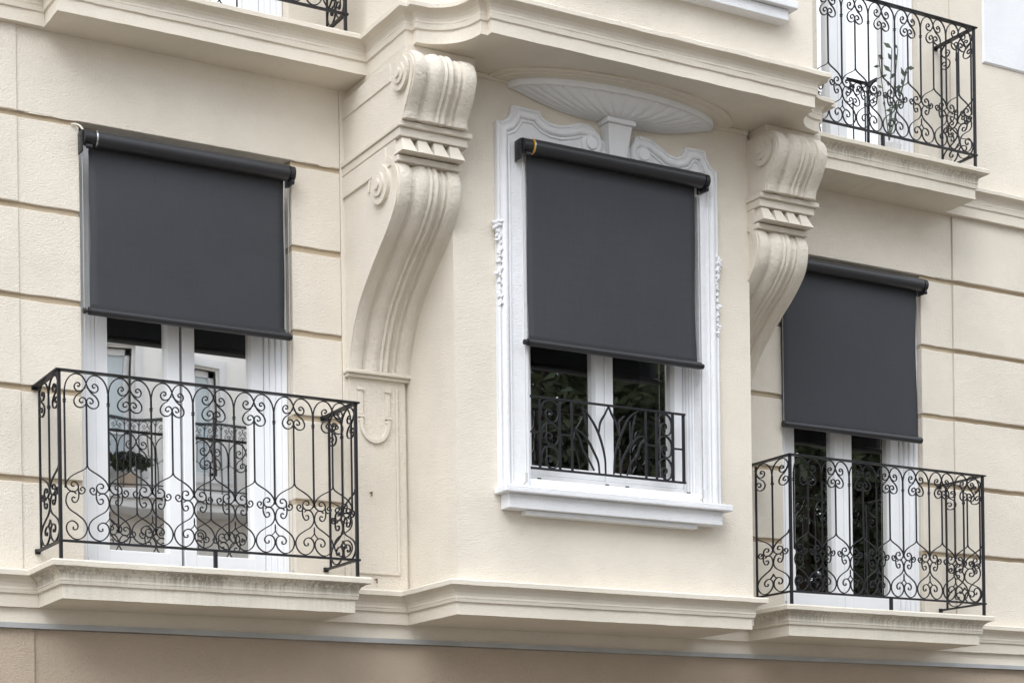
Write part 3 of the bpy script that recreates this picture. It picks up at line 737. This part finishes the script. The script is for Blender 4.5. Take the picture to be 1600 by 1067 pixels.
def railing(xa, xb, yf, ztop, zslab, lab, ncell=7, right_only=False, name='balcony_railing', grp=None, yw=0.0, curtailed=False):
    T_ = thing(name, lab, 'railing', (round((xa + xb) / 2, 3), yf, zslab), grp)
    def put(nm, bm, m=M_iron, lb=None): return rel(link(nm, bm, m, T_, label=lb), T_)
    bm = bmesh.new(); box(bm, xa - .020, xb + .020, yf - .020, yf + .020, ztop - .009, ztop, .002)
    put('top_rail', bm)
    bm = bmesh.new(); box(bm, xa - .012, xb + .018, yf - .010, yf + .010, ztop - .868, ztop - .856, .002); put('bottom_rail', bm)
    for x in (xa, xb):
        bm = bmesh.new(); box(bm, x - .020, x + .020, yf + .0205, yw - .01, ztop - .0085, ztop - .0005); box(bm, x - .021, x + .021, yw - .010, yw, ztop - .022, ztop + .004, .002); put('top_rail', bm)
        bm = bmesh.new(); box(bm, x - .010, x + .010, yf + .0105, yw - .01, ztop - .8675, ztop - .8565); box(bm, x - .014, x + .014, yw - .014, yw, ztop - .876, ztop - .850, .002); put('bottom_rail', bm)
        bm = bmesh.new(); box(bm, x - .0085, x + .0085, yf - .0085, yf + .0085, zslab - .004, ztop - .0095, .0015); put('post', bm)
    bm = bmesh.new(); box(bm, (xa + xb) / 2 - .009, (xa + xb) / 2 + .009, yf - .009, yf + .009, zslab - .004, ztop - .8685); put('foot', bm)
    def panel(org, ud, length, n, ends=(True, True), off=.027):
        w_ = (length - 2 * off) / n; f = w_ / .2332
        def SX(P_, c_, mir=False): return [(c_ + (-u if mir else u) * f, z) for u, z in P_]
        zt = ztop - .010
        O = (org[0], org[1], zt)
        for i in range(n):
            cu = off + w_ * (i + .5)
            bm = bmesh.new()
            for mr in (False, True): strap(bm, SX(aARCH, cu, mr), .0056, .0085, O, ud); strap(bm, SX(aHOOK, cu, mr), .0056, .0085, O, ud)
            put('scroll', bm)
            bm = bmesh.new(); strap(bm, [(cu, -.150), (cu, -.464)], .0078, .0078, O, ud)
            for mr in (False, True): strap(bm, SX(aFORK, cu, mr), .0056, .0085, O, ud)
            put('bar', bm)
        for i in range(n + 1):
            cu = off + w_ * i
            bm = bmesh.new(); strap(bm, [(cu, -.10), (cu, -.585)], .0085, .0085, O, ud)
            strap(bm, [(cu, -.140), (cu, -.146)], .015, .015, O, ud); strap(bm, [(cu, -.151), (cu, -.156)], .014, .014, O, ud)
            put('bar', bm)
            bm = bmesh.new()
            for mr in (False, True):
                if i == 0 and mr: continue
                if i == n and not mr: continue
                for cv in (aC1, aC2, aC3, aHEART): strap(bm, SX(cv, cu, mr), .0056, .0085, O, ud)
                if 0 < i < n: strap(bm, SX(aOGEE, cu, mr), .0045, .0065, O, ud)
            if 0 < i < n: strap(bm, [(cu, -.690), (cu, -.705), (cu, -.712), (cu, -.728)], .008, .008, O, ud, taper=.7)
            put('scroll', bm)
    panel((xa, yf), (1, 0, 0), xb - xa, ncell)
    dep = yw - yf; hc = dep * .40; f = hc / .1166
    for x in (xa, xb):
        O = (x, yf, ztop - .010); ud = (0, 1, 0); node = .012 + hc
        def SF(P_, c_, mir=False): return [(c_ + (-u if mir else u) * f, z) for u, z in P_]
        bm = bmesh.new(); strap(bm, [(node, -.10), (node, -.585)], .009, .009, O, ud); strap(bm, [(node, -.140), (node, -.156)], .015, .015, O, ud); put('bar', bm)
        bm = bmesh.new()
        for mr in (False, True):
            for cv in (aC1, aC2, aC3, aHEART, aOGEE): strap(bm, SF(cv, node, mr), .0050, .0095, O, ud)
        put('scroll', bm)
        for cu, mr in ((node - hc + .004, False), (node + hc, True)):
            for cv, mm in ((aARCH[:32], mr), (aHOOK, not mr), (aARCH[28:], not mr), (aFORK, mr)):
                bm = bmesh.new(); strap(bm, SF(cv, cu, mm), .0050, .0095, O, ud); put('scroll', bm)
        bm = bmesh.new(); strap(bm, [(node + hc, -.01), (node + hc, -.855)], .011, .011, O, ud); put('bar', bm)
    return T_
G = 'iron balcony railings'
railing(2.724, 4.366, -.42, 4.030, 3.060, 'black wrought iron scroll railing on the stained slab in front of the leftmost blind', grp=G)
railing(7.372, 9.010, -.42, 4.016, 3.060, 'black wrought iron scroll railing below the rightmost blind', grp=G)
railing(2.80, 4.402, -.285, 7.07, 6.092, 'black iron railing cut off by the top left edge, above the leftmost blind', grp=G)
railing(7.40, 9.030, -.375, 7.045, 6.092, 'black iron scroll railing on the balcony at the top right before a bright window', grp=G)

# low guard in the bay window
GR = thing('window_guard', 'low black iron guard with curling leaf bars across the foot of the bay window', 'railing', (5.9, -.585, 3.73))
def gput(nm, bm): return rel(link(nm, bm, M_iron, GR), GR)
def gp(X, Y):
    px = 810 + X / 5.714; x = 5.372 + (px - 824) * .004425
    yt = 110 + (X - 80) * 165 / 1380; yb = 735 + (X - 80) * 130 / 1380
    return (x, 4.135 - .405 * (Y - yt) / (yb - yt))
GY = -.585; gO = (0, GY, 0)
bm = bmesh.new(); strap(bm, [(5.350, 4.135), (6.452, 4.135)], .011, .016, gO, (1, 0, 0)); gput('top_rail', bm)
bm = bmesh.new(); strap(bm, [(5.350, 3.730), (6.452, 3.730)], .011, .016, gO, (1, 0, 0)); gput('bottom_rail', bm)
for X, t_ in ((170, .012), (342, .012), (448, .011), (1110, .011), (1207, .011), (1358, .014), (1458, .016)):
    x = gp(X, 300)[0]; bm = bmesh.new(); strap(bm, [(x, 3.736), (x, 4.129)], t_, .012, gO, (1, 0, 0)); gput('bar', bm)
for Xa, Xb, Y in ((80, 180, 420), (345, 448, 445), (1115, 1210, 535), (1362, 1455, 568)):
    a = gp(Xa, Y); b = gp(Xb, Y); bm = bmesh.new(); strap(bm, [a, (b[0], a[1])], .010, .010, gO, (1, 0, 0)); gput('crossbar', bm)
for xl, xr in ((gp(180, 0)[0], gp(335, 0)[0]), (gp(1218, 0)[0], gp(1350, 0)[0])):
    cx = (xl + xr) / 2; rr = (xr - xl) / 2 - .002
    for k in range(3):
        cz = 4.062 - k * .131
        P_ = [(cx - rr, cz - .03), (cx - rr * .98, cz + .01), (cx - rr * .5, cz + .056), (cx + rr * .2, cz + .062), (cx + rr * .85, cz + .035), (cx + rr * .98, cz - .015), (cx + rr * .7, cz - .052), (cx + rr * .1, cz - .062), (cx - rr * .35, cz - .045), (cx - rr * .5, cz - .015), (cx - rr * .2, cz + .008), (cx + rr * .15, cz - .002), (cx + rr * .15, cz - .022), (cx - rr * .1, cz - .022)]
        bm = bmesh.new(); strap(bm, crom(P_, 5), .0075, .013, gO, (1, 0, 0)); gput('scroll', bm)
LEAF = [[(500, 165), (560, 230), (630, 330), (680, 430), (715, 540), (738, 660), (742, 790)], [(460, 395), (520, 420), (590, 500), (640, 600), (675, 680), (687, 785)],
        [(465, 400), (510, 470), (540, 570), (590, 660), (640, 760)], [(520, 180), (558, 270), (575, 370), (588, 460)], [(775, 200), (740, 270), (700, 340), (685, 430)],
        [(775, 200), (798, 260), (825, 310), (850, 370), (862, 450)], [(1045, 238), (960, 300), (905, 400), (865, 500), (832, 600), (815, 790)], [(1018, 275), (992, 380), (970, 520), (925, 600), (890, 680), (875, 800)],
        [(1110, 465), (1040, 470), (985, 530), (965, 570)], [(1108, 472), (1060, 530), (1030, 620), (970, 700), (935, 800)], [(915, 285), (872, 330), (852, 380)]]
for L_ in LEAF:
    bm = bmesh.new(); strap(bm, crom([gp(*p) for p in L_], 6), .0120, .010, gO, (1, 0, 0), taper=.45); gput('leaf_bar', bm)

# ---------------------------------------------------------------- roller blinds
def blind(xf0, xf1, xt0, xt1, yt, zt, yf, zbar, xb0, xb1, lab, zfoot, motor=True, r=.044):
    T_ = thing('roller_blind', lab, 'blind', (round((xt0 + xt1) / 2, 3), yt, zbar), 'roller blinds over the windows')
    def put(nm, bm, m, **k): return rel(link(nm, bm, m, T_, **k), T_)
    bm = bmesh.new(); cyl(bm, (xt0, yt, zt), (xt1, yt, zt), r, 40); put('roller_tube', bm, M_tube, smooth=True, autosmooth=40)
    # cloth: nearly flat, edges that wander a little
    bm = bmesh.new(); nx, nz = 24, 40; grid = []
    for j in range(nz + 1):
        v = j / nz; z = zt - .01 - (zt - .01 - zbar - .008) * v; row = []
        for i in range(nx + 1):
            u = i / nx; x = xf0 + (xf1 - xf0) * u
            if i == 0: x += .004 * math.sin(v * 9 + xf0) * v
            if i == nx: x += .006 * math.sin(v * 7 + xf1) * v - .006 * math.sin(v * PI)
            y = yf + .004 * math.sin(u * 5 + v * 3 + xf0) * math.sin(v * PI) - .010 * math.sin(PI * u) * math.sin(PI * v)
            if v < .03: y = yf + (r * .55 if False else 0)
            row.append(bm.verts.new((x, y, z)))
        grid.append(row)
    for a, b in zip(grid, grid[1:]):
        for i in range(nx): bm.faces.new((a[i], a[i + 1], b[i + 1], b[i]))
    o = put('fabric', bm, M_fab, smooth=True)
    sol = o.modifiers.new('thickness', 'SOLIDIFY'); sol.thickness = .0012
    bm = bmesh.new(); cyl(bm, (xf0 - .004, yf - .012, zbar), (xf1 + .006, yf - .012, zbar), .0215, 24); box(bm, xf0, xf1, yf - .004, yf - .0022, zbar + .012, zbar + .040)
    put('bottom_bar', bm, M_tube, smooth=True, autosmooth=40)
    for sgn, xe, xp in ((-1, xf0 - .004, xb0), (1, xf1 + .006, xb1)):
        bm = bmesh.new(); cyl(bm, (xe, yf - .012, zbar), (xe + sgn * .012, yf - .012, zbar), .021, 18); cyl(bm, (xe, yf - .012, zbar - .002), (xp, yf - .012, zbar - .002), .0065, 12); cyl(bm, (xp - sgn * .016, yf - .012, zbar - .002), (xp, yf - .012, zbar - .002), .015, 16)
        put('end_pin', bm, M_plastic, smooth=True, autosmooth=40)
    # end fittings
    hb = bmesh.new(); box(hb, xt0 - .078, xt0 - .068, yt - .004, yf + .028, zt - .075, zt + .040, .004); cyl(hb, (xt0 - .068, yt, zt), (xt0 - .010, yt, zt), .040, 30); cyl(hb, (xt0 - .06, yt - .030, zt - .055), (xt0 - .03, yt - .030, zt - .055), .012, 12)
    for a in (.6, 2.4, 4.4): cyl(hb, (xt0 - .083, yt + .02 * math.cos(a), zt + .02 * math.sin(a)), (xt0 - .078, yt + .02 * math.cos(a), zt + .02 * math.sin(a)), .004, 8)
    put('bracket', hb, M_plastic, smooth=True, autosmooth=40)
    bm = bmesh.new(); cyl(bm, (xt0 - .006, yt, zt), (xt0 - .002, yt, zt), .0425, 30); put('motor_ring', bm, M_yellow if motor else M_steel, smooth=True, autosmooth=40)
    bm = bmesh.new(); cyl(bm, (xt0 - .002, yt, zt), (xt0 + .002, yt, zt), .0450, 30); put('collar', bm, M_steel, smooth=True, autosmooth=40)
    hb = bmesh.new(); cyl(hb, (xt1, yt, zt), (xt1 + .010, yt, zt), .034, 24); cyl(hb, (xt1 + .010, yt, zt), (xt1 + .038, yt, zt), .041, 28); box(hb, xt1 + .010, xt1 + .034, yt, yf + .028, zt - .062, zt - .010, .004); cyl(hb, (xt1 + .012, yt - .02, zt - .052), (xt1 + .03, yt - .02, zt - .052), .014, 12)
    put('bracket', hb, M_plastic, smooth=True, autosmooth=40)
    for xp in (xb0 + .008, xb1 - .008):
        bm = bmesh.new(); cyl(bm, (xp, yf - .006, zfoot), (xp, yf - .006, zt - .05), .0016, 6); cyl(bm, (xp, yf - .006, zfoot), (xp, yf - .006, zfoot + .05), .006, 8); cyl(bm, (xp, yf - .006, zfoot + .002), (xp - .012, yf + .010, zfoot - .012), .004, 8)
        put('guide_cable', bm, M_cable)
    return T_
blind(3.016, 4.128, 3.045, 4.135, -.066, 5.352, -.030, 4.448, 2.972, 4.160, 'dark grey roller blind over the leftmost french window, black motor at its near end', 3.10, motor=False)
blind(5.330, 6.486, 5.347, 6.512, -.702, 5.500, -.664, 4.412, 5.292, 6.525, 'dark grey roller blind over the white framed bay window, yellow ring at its motor end', 3.63)
blind(7.640, 8.800, 7.650, 8.810, -.066, 5.358, -.030, 4.302, 7.628, 8.815, 'dark grey roller blind over the rightmost french window, partly behind a scroll bracket', 3.10, motor=False)
# pale cable from the wall to the near motor
bm = bmesh.new(); P_ = crom([(2.935, -.004, 5.432), (2.955, -.02, 5.430), (2.972, -.035, 5.418), (2.985, -.045, 5.395)], 4)
for a, b in zip(P_, P_[1:]): cyl(bm, a, b, .006, 8)
o = link('power_cable', bm, mat('pale_cable', (.6, .57, .5), .5)); o['label'] = 'short pale cable running from the wall joint into the near blind motor'; o['category'] = 'cable'

# ---------------------------------------------------------------- across the street (seen mirrored in the panes)
OPP = thing('opposite_house', 'pale rendered house across the street, seen mirrored in the left french window', 'building', (4, -14, 0))
def oput(nm, bm, m, par=None, **k):
    o = link(nm, bm, m, par or OPP, **k)
    if par is None: rel(o, OPP)
    return o
OY = -14.06
holes = []
for z0 in (.4, 3.3, 6.55, 9.75):
    for x0 in (-7.6, -5.0, -2.4, .2, 2.8, 5.4, 7.35, 8.72):
        holes.append((x0, x0 + (1.0 if x0 < 7 else .78 if x0 < 8 else .60), z0, z0 + (1.62 if x0 < 8.5 else 1.45)))
bm = bmesh.new()
holes = [h for h in holes if h[0] > 1.5 and h[3] < 10.2]
xs = sorted({1.6, 10.9} | {h[0] for h in holes} | {h[1] for h in holes}); zs = sorted({-.1, 9.4} | {h[2] for h in holes} | {h[3] for h in holes})
for i in range(len(xs) - 1):
    for j in range(len(zs) - 1):
        cx, cz = (xs[i] + xs[i + 1]) / 2, (zs[j] + zs[j + 1]) / 2
        if any(h[0] < cx < h[1] and h[2] < cz < h[3] for h in holes): continue
        bm.faces.new([bm.verts.new(p) for p in ((xs[i + 1], OY, zs[j]), (xs[i], OY, zs[j]), (xs[i], OY, zs[j + 1]), (xs[i + 1], OY, zs[j + 1]))])
bmesh.ops.remove_doubles(bm, verts=bm.verts, dist=1e-4)
box(bm, 1.6, 1.62, OY - 8, OY - .01, -.1, 9.4); box(bm, 10.88, 10.9, OY - 8, OY - .01, -.1, 9.4); box(bm, 1.6, 10.9, OY - 8.1, OY - 8, -.1, 9.4)
oput('wall', bm, M_opp)
bm = bmesh.new(); box(bm, 1.3, 11.2, OY - 8.4, OY + .35, 9.4, 9.6, .02); oput('roof', bm, M_opp)
for z in (2.85, 6.05): bm = bmesh.new(); box(bm, 1.6, 10.9, OY + .002, OY + .10, z, z + .16, .02); oput('string_course', bm, M_white)
M_oglass = mat('blue_glass', (.50, .58, .62), .08, spec=.9)
for (x0, x1, z0, z1) in holes:
    if x0 < -3: 
        pass
    Wn = bpy.data.objects.new('window', None); COL.objects.link(Wn); Wn.parent = OPP; rel(Wn, OPP)
    bm = bmesh.new()
    for d0, yy in ((.15, .05), (.10, .08)):
        box(bm, x0 - d0, x0 - d0 + .07, OY + .002, OY + yy, z0, z1 + d0); box(bm, x1 + d0 - .07, x1 + d0, OY + .002, OY + yy, z0, z1 + d0); box(bm, x0 - d0 + .07, x1 + d0 - .07, OY + .002, OY + yy, z1 + d0 - .07, z1 + d0)
    box(bm, x0 - .18, x1 + .18, OY + .002, OY + .14, z0 - .09, z0 - .002)
    link('surround', bm, M_white, Wn)
    bm = bmesh.new(); yy = OY - .12; mx_ = (x0 + x1) / 2
    for a, b, c_, d_ in ((x0, x0 + .07, z0, z1), (x1 - .07, x1, z0, z1), (mx_ - .05, mx_ + .05, z0, z1), (x0, x1, z0, z0 + .09), (x0, x1, z1 - .08, z1), (x0, x1, z0 + .5, z0 + .54)): box(bm, a, b, yy - .03, yy + .03, c_, d_)
    link('frame', bm, M_paint, Wn)
    bm = bmesh.new(); box(bm, x0, x1, yy - .012, yy - .008, z0, z1); link('pane', bm, M_oglass, Wn)
# balcony of the opposite house, its railing and flower boxes
bm = bmesh.new(); box(bm, 7.0, 10.4, OY + .10, OY + .72, 6.06, 6.20, .015); box(bm, 7.1, 10.3, OY + .10, OY + .66, 5.94, 6.0595, .01); oput('balcony_slab', bm, M_white)
src = None
def opp_rail(xa, xb, yf, ztop, lab):
    T_ = thing('balcony_railing', lab, 'railing', ((xa + xb) / 2, yf, ztop - .97), None)
    def put(nm, bm): return rel(link(nm, bm, M_iron, T_), T_)
    bm = bmesh.new(); box(bm, xa, xb, yf - .02, yf + .02, ztop - .03, ztop); put('top_rail', bm)
    bm = bmesh.new(); box(bm, xa, xb, yf - .01, yf + .01, ztop - .88, ztop - .86); put('bottom_rail', bm)
    n = 14; w_ = (xb - xa) / n
    for i in range(n):
        cu = xa + w_ * (i + .5); f = w_ / .2332; bm = bmesh.new()
        for mr in (1, -1):
            for cv in (aARCH, aHOOK, aFORK): strap(bm, [(cu + mr * u * f, z) for u, z in cv[::2]], .007, .010, (0, yf, ztop - .03), (1, 0, 0))
        strap(bm, [(cu, -.15), (cu, -.47)], .012, .012, (0, yf, ztop - .03), (1, 0, 0)); put('scroll', bm)
    for i in range(n + 1):
        bm = bmesh.new(); box(bm, xa + w_ * i - .007, xa + w_ * i + .007, yf - .007, yf + .007, ztop - .98, ztop - .03); put('bar', bm)
opp_rail(7.15, 10.25, OY + .62, 7.13, 'iron railing of the balcony across the street')

def leaves(bm, cx, cy, cz, rx, ry, rz, n, size, rnd, shell=.55):
    for _ in range(n):
        while True:
            p = Vector((rnd.uniform(-1, 1), rnd.uniform(-1, 1), rnd.uniform(-1, 1)))
            if shell < p.length < 1: break
        q = Vector((cx + p.x * rx, cy + p.y * ry, cz + p.z * rz)); s_ = size * rnd.uniform(.6, 1.4)
        a = Vector((rnd.uniform(-1, 1), rnd.uniform(-1, 1), rnd.uniform(-.6, .4))).normalized(); b = a.orthogonal().normalized(); b = (b + a.cross(b) * rnd.uniform(-1, 1)).normalized()
        bm.faces.new([bm.verts.new(q + v) for v in (-a * s_, b * s_ * .35, a * s_, -b * s_ * .35)])
rnd = random.Random(11)
for i, (x, hh) in enumerate(((7.4, .30), (7.95, .10), (10.0, .14))):
    P0 = thing('potted_plant', ['leafy green plant in a pot, tallest on the balcony across the street', 'small green plant in a pot in the middle of the balcony across the street', 'bushy potted plant at the far end of the balcony across the street'][i], 'plant', (x, OY + .40, 6.2), 'potted plants across the street')
    bm = bmesh.new(); cyl(bm, (x, OY + .4, 6.2), (x, OY + .4, 6.42), .09, 16, .12); rel(link('pot', bm, M_lower, P0), P0)
    bm = bmesh.new(); leaves(bm, x, OY + .4, 6.5 + hh * .8, .30, .2, hh, 380, .06, rnd, .1); rel(link('foliage', bm, M_leaf, P0), P0)

def tree(x, y, h, r, lab, seed):
    rn = random.Random(seed); T_ = thing('street_tree', lab, 'tree', (x, y, 0), 'street trees behind the camera')
    bm = bmesh.new(); P_ = [Vector((x, y, 0)), Vector((x + rn.uniform(-.1, .1), y, h * .25)), Vector((x + rn.uniform(-.25, .25), y + rn.uniform(-.2, .2), h * .5)), Vector((x + rn.uniform(-.3, .3), y, h * .8))]
    rad = [.24, .18, .12, .05]
    for a, b, r0, r1 in zip(P_, P_[1:], rad, rad[1:]): cyl(bm, a, b, r0, 12, r1, caps=False)
    ends = []
    for k in range(13):
        z0 = h * rn.uniform(.28, .68); a = rn.uniform(0, 2 * PI); L_ = r * rn.uniform(.45, .95)
        p0 = Vector((x, y, z0)); p1 = p0 + Vector((math.cos(a) * L_, math.sin(a) * L_, h * rn.uniform(.08, .28))); cyl(bm, p0, p1, .06, 8, .02, caps=False); ends.append(p1)
    rel(link('trunk', bm, M_bark, T_), T_)
    bm = bmesh.new()
    for p in ends: leaves(bm, p.x, p.y, p.z, r * .42, r * .42, r * .36, 520, .11, rn, .15)
    for k in range(22):
        a = rn.uniform(0, 2 * PI); leaves(bm, x + math.cos(a) * r * .6, y + math.sin(a) * r * .45, h * rn.uniform(.32, .95), r * .48, r * .4, r * .36, 520, .105, rn, .1)
    rel(link('crown', bm, M_leaf, T_), T_)
for i, (x, y, h, r) in enumerate(((13.2, -13.6, 10.5, 2.3), (16.4, -14.4, 11.5, 2.5), (19.6, -13.8, 11.0, 2.5), (22.6, -15.0, 12.0, 2.7), (15.0, -17.5, 9.5, 2.6), (18.6, -18.0, 10.0, 2.6))):
    tree(x, y, h, r, ['dark leafy street tree standing nearest the opposite house', 'dark street tree mirrored in the bay window', 'dark street tree mirrored in the near half of the rightmost french window', 'tall street tree mirrored in the far half of the rightmost french window', 'shorter tree standing in the back row nearer the opposite house', 'shorter tree standing in the back row farther from the opposite house'][i], 40 + i)

# foliage screen added out of view, blocking bright sky gaps in the window reflections
bm = bmesh.new(); rn = random.Random(77)
for k in range(26):
    leaves(bm, 12.4 + k * .62, -19.6 + rn.uniform(-.5, .5), rn.uniform(.8, 6.6), 1.3, .7, 1.5, 560, .13, rn, .05)
HG = thing('sky_gap_screen', 'tall dark foliage screen added unseen to block sky gaps between the mirrored street trees', 'sky_gap_screen', (20, -19.6, 0)); rel(link('foliage', bm, M_leaf, HG), HG)
bm = bmesh.new()
for k in range(9): cyl(bm, (12.6 + k * 1.9, -19.6, -.1), (12.6 + k * 1.9, -19.6, 3.5), .09, 8, .04)
rel(link('stem', bm, M_bark, HG), HG)

# potted plant on the top right balcony
PX, PY = 8.47, -.15
PL_ = thing('potted_plant', 'thin leafy plant in a pot behind the railing of the top right balcony', 'plant', (PX, PY, 6.094))
bm = bmesh.new(); cyl(bm, (PX, PY, 6.094), (PX, PY, 6.22), .06, 20, .08); rel(link('pot', bm, M_white, PL_), PL_)
bm = bmesh.new(); rn = random.Random(5); tips = []
for k in range(5):
    a = rn.uniform(0, 2 * PI); hh = rn.uniform(.3, .62); p = Vector((PX, PY, 6.26)); q = Vector((PX + .16 * math.cos(a), PY + .05 * math.sin(a), 6.26 + hh)); cyl(bm, p, q, .005, 6, .003); tips.append((p, q))
rel(link('stem', bm, M_leaf2, PL_), PL_)
bm = bmesh.new()
for p, q in tips:
    for j in range(6):
        c_ = p.lerp(q, .35 + .13 * j); a = Vector((rn.uniform(-1, 1), rn.uniform(-.5, .5), rn.uniform(-.4, .7))).normalized(); b = a.cross(Vector((0, 1, .3))).normalized(); L_ = rn.uniform(.04, .075)
        vs = [c_, c_ + a * L_ * .5 + b * L_ * .22, c_ + a * L_, c_ + a * L_ * .5 - b * L_ * .22]
        bm.faces.new([bm.verts.new(v) for v in vs])
rel(link('foliage', bm, M_leaf2, PL_), PL_)

# drainage slots along the foot of the bay sash, and two old iron hooks left in the pilaster
for x in (5.445, 5.905, 6.045, 6.485):
    bm = bmesh.new(); box(bm, x - .012, x + .012, -.5705, -.5655, 3.674, 3.681, .001); link('drain_slot', bm, M_plastic, HOUSE)
for x, z in ((4.665, 3.125), (4.640, 3.62)):
    bm = bmesh.new(); cyl(bm, (x, -.026, z), (x, -.050, z), .004, 8); cyl(bm, (x, -.048, z - .022), (x, -.048, z + .004), .004, 8); link('hook', bm, mat('old_rust', (.14, .08, .05), .9), HOUSE)
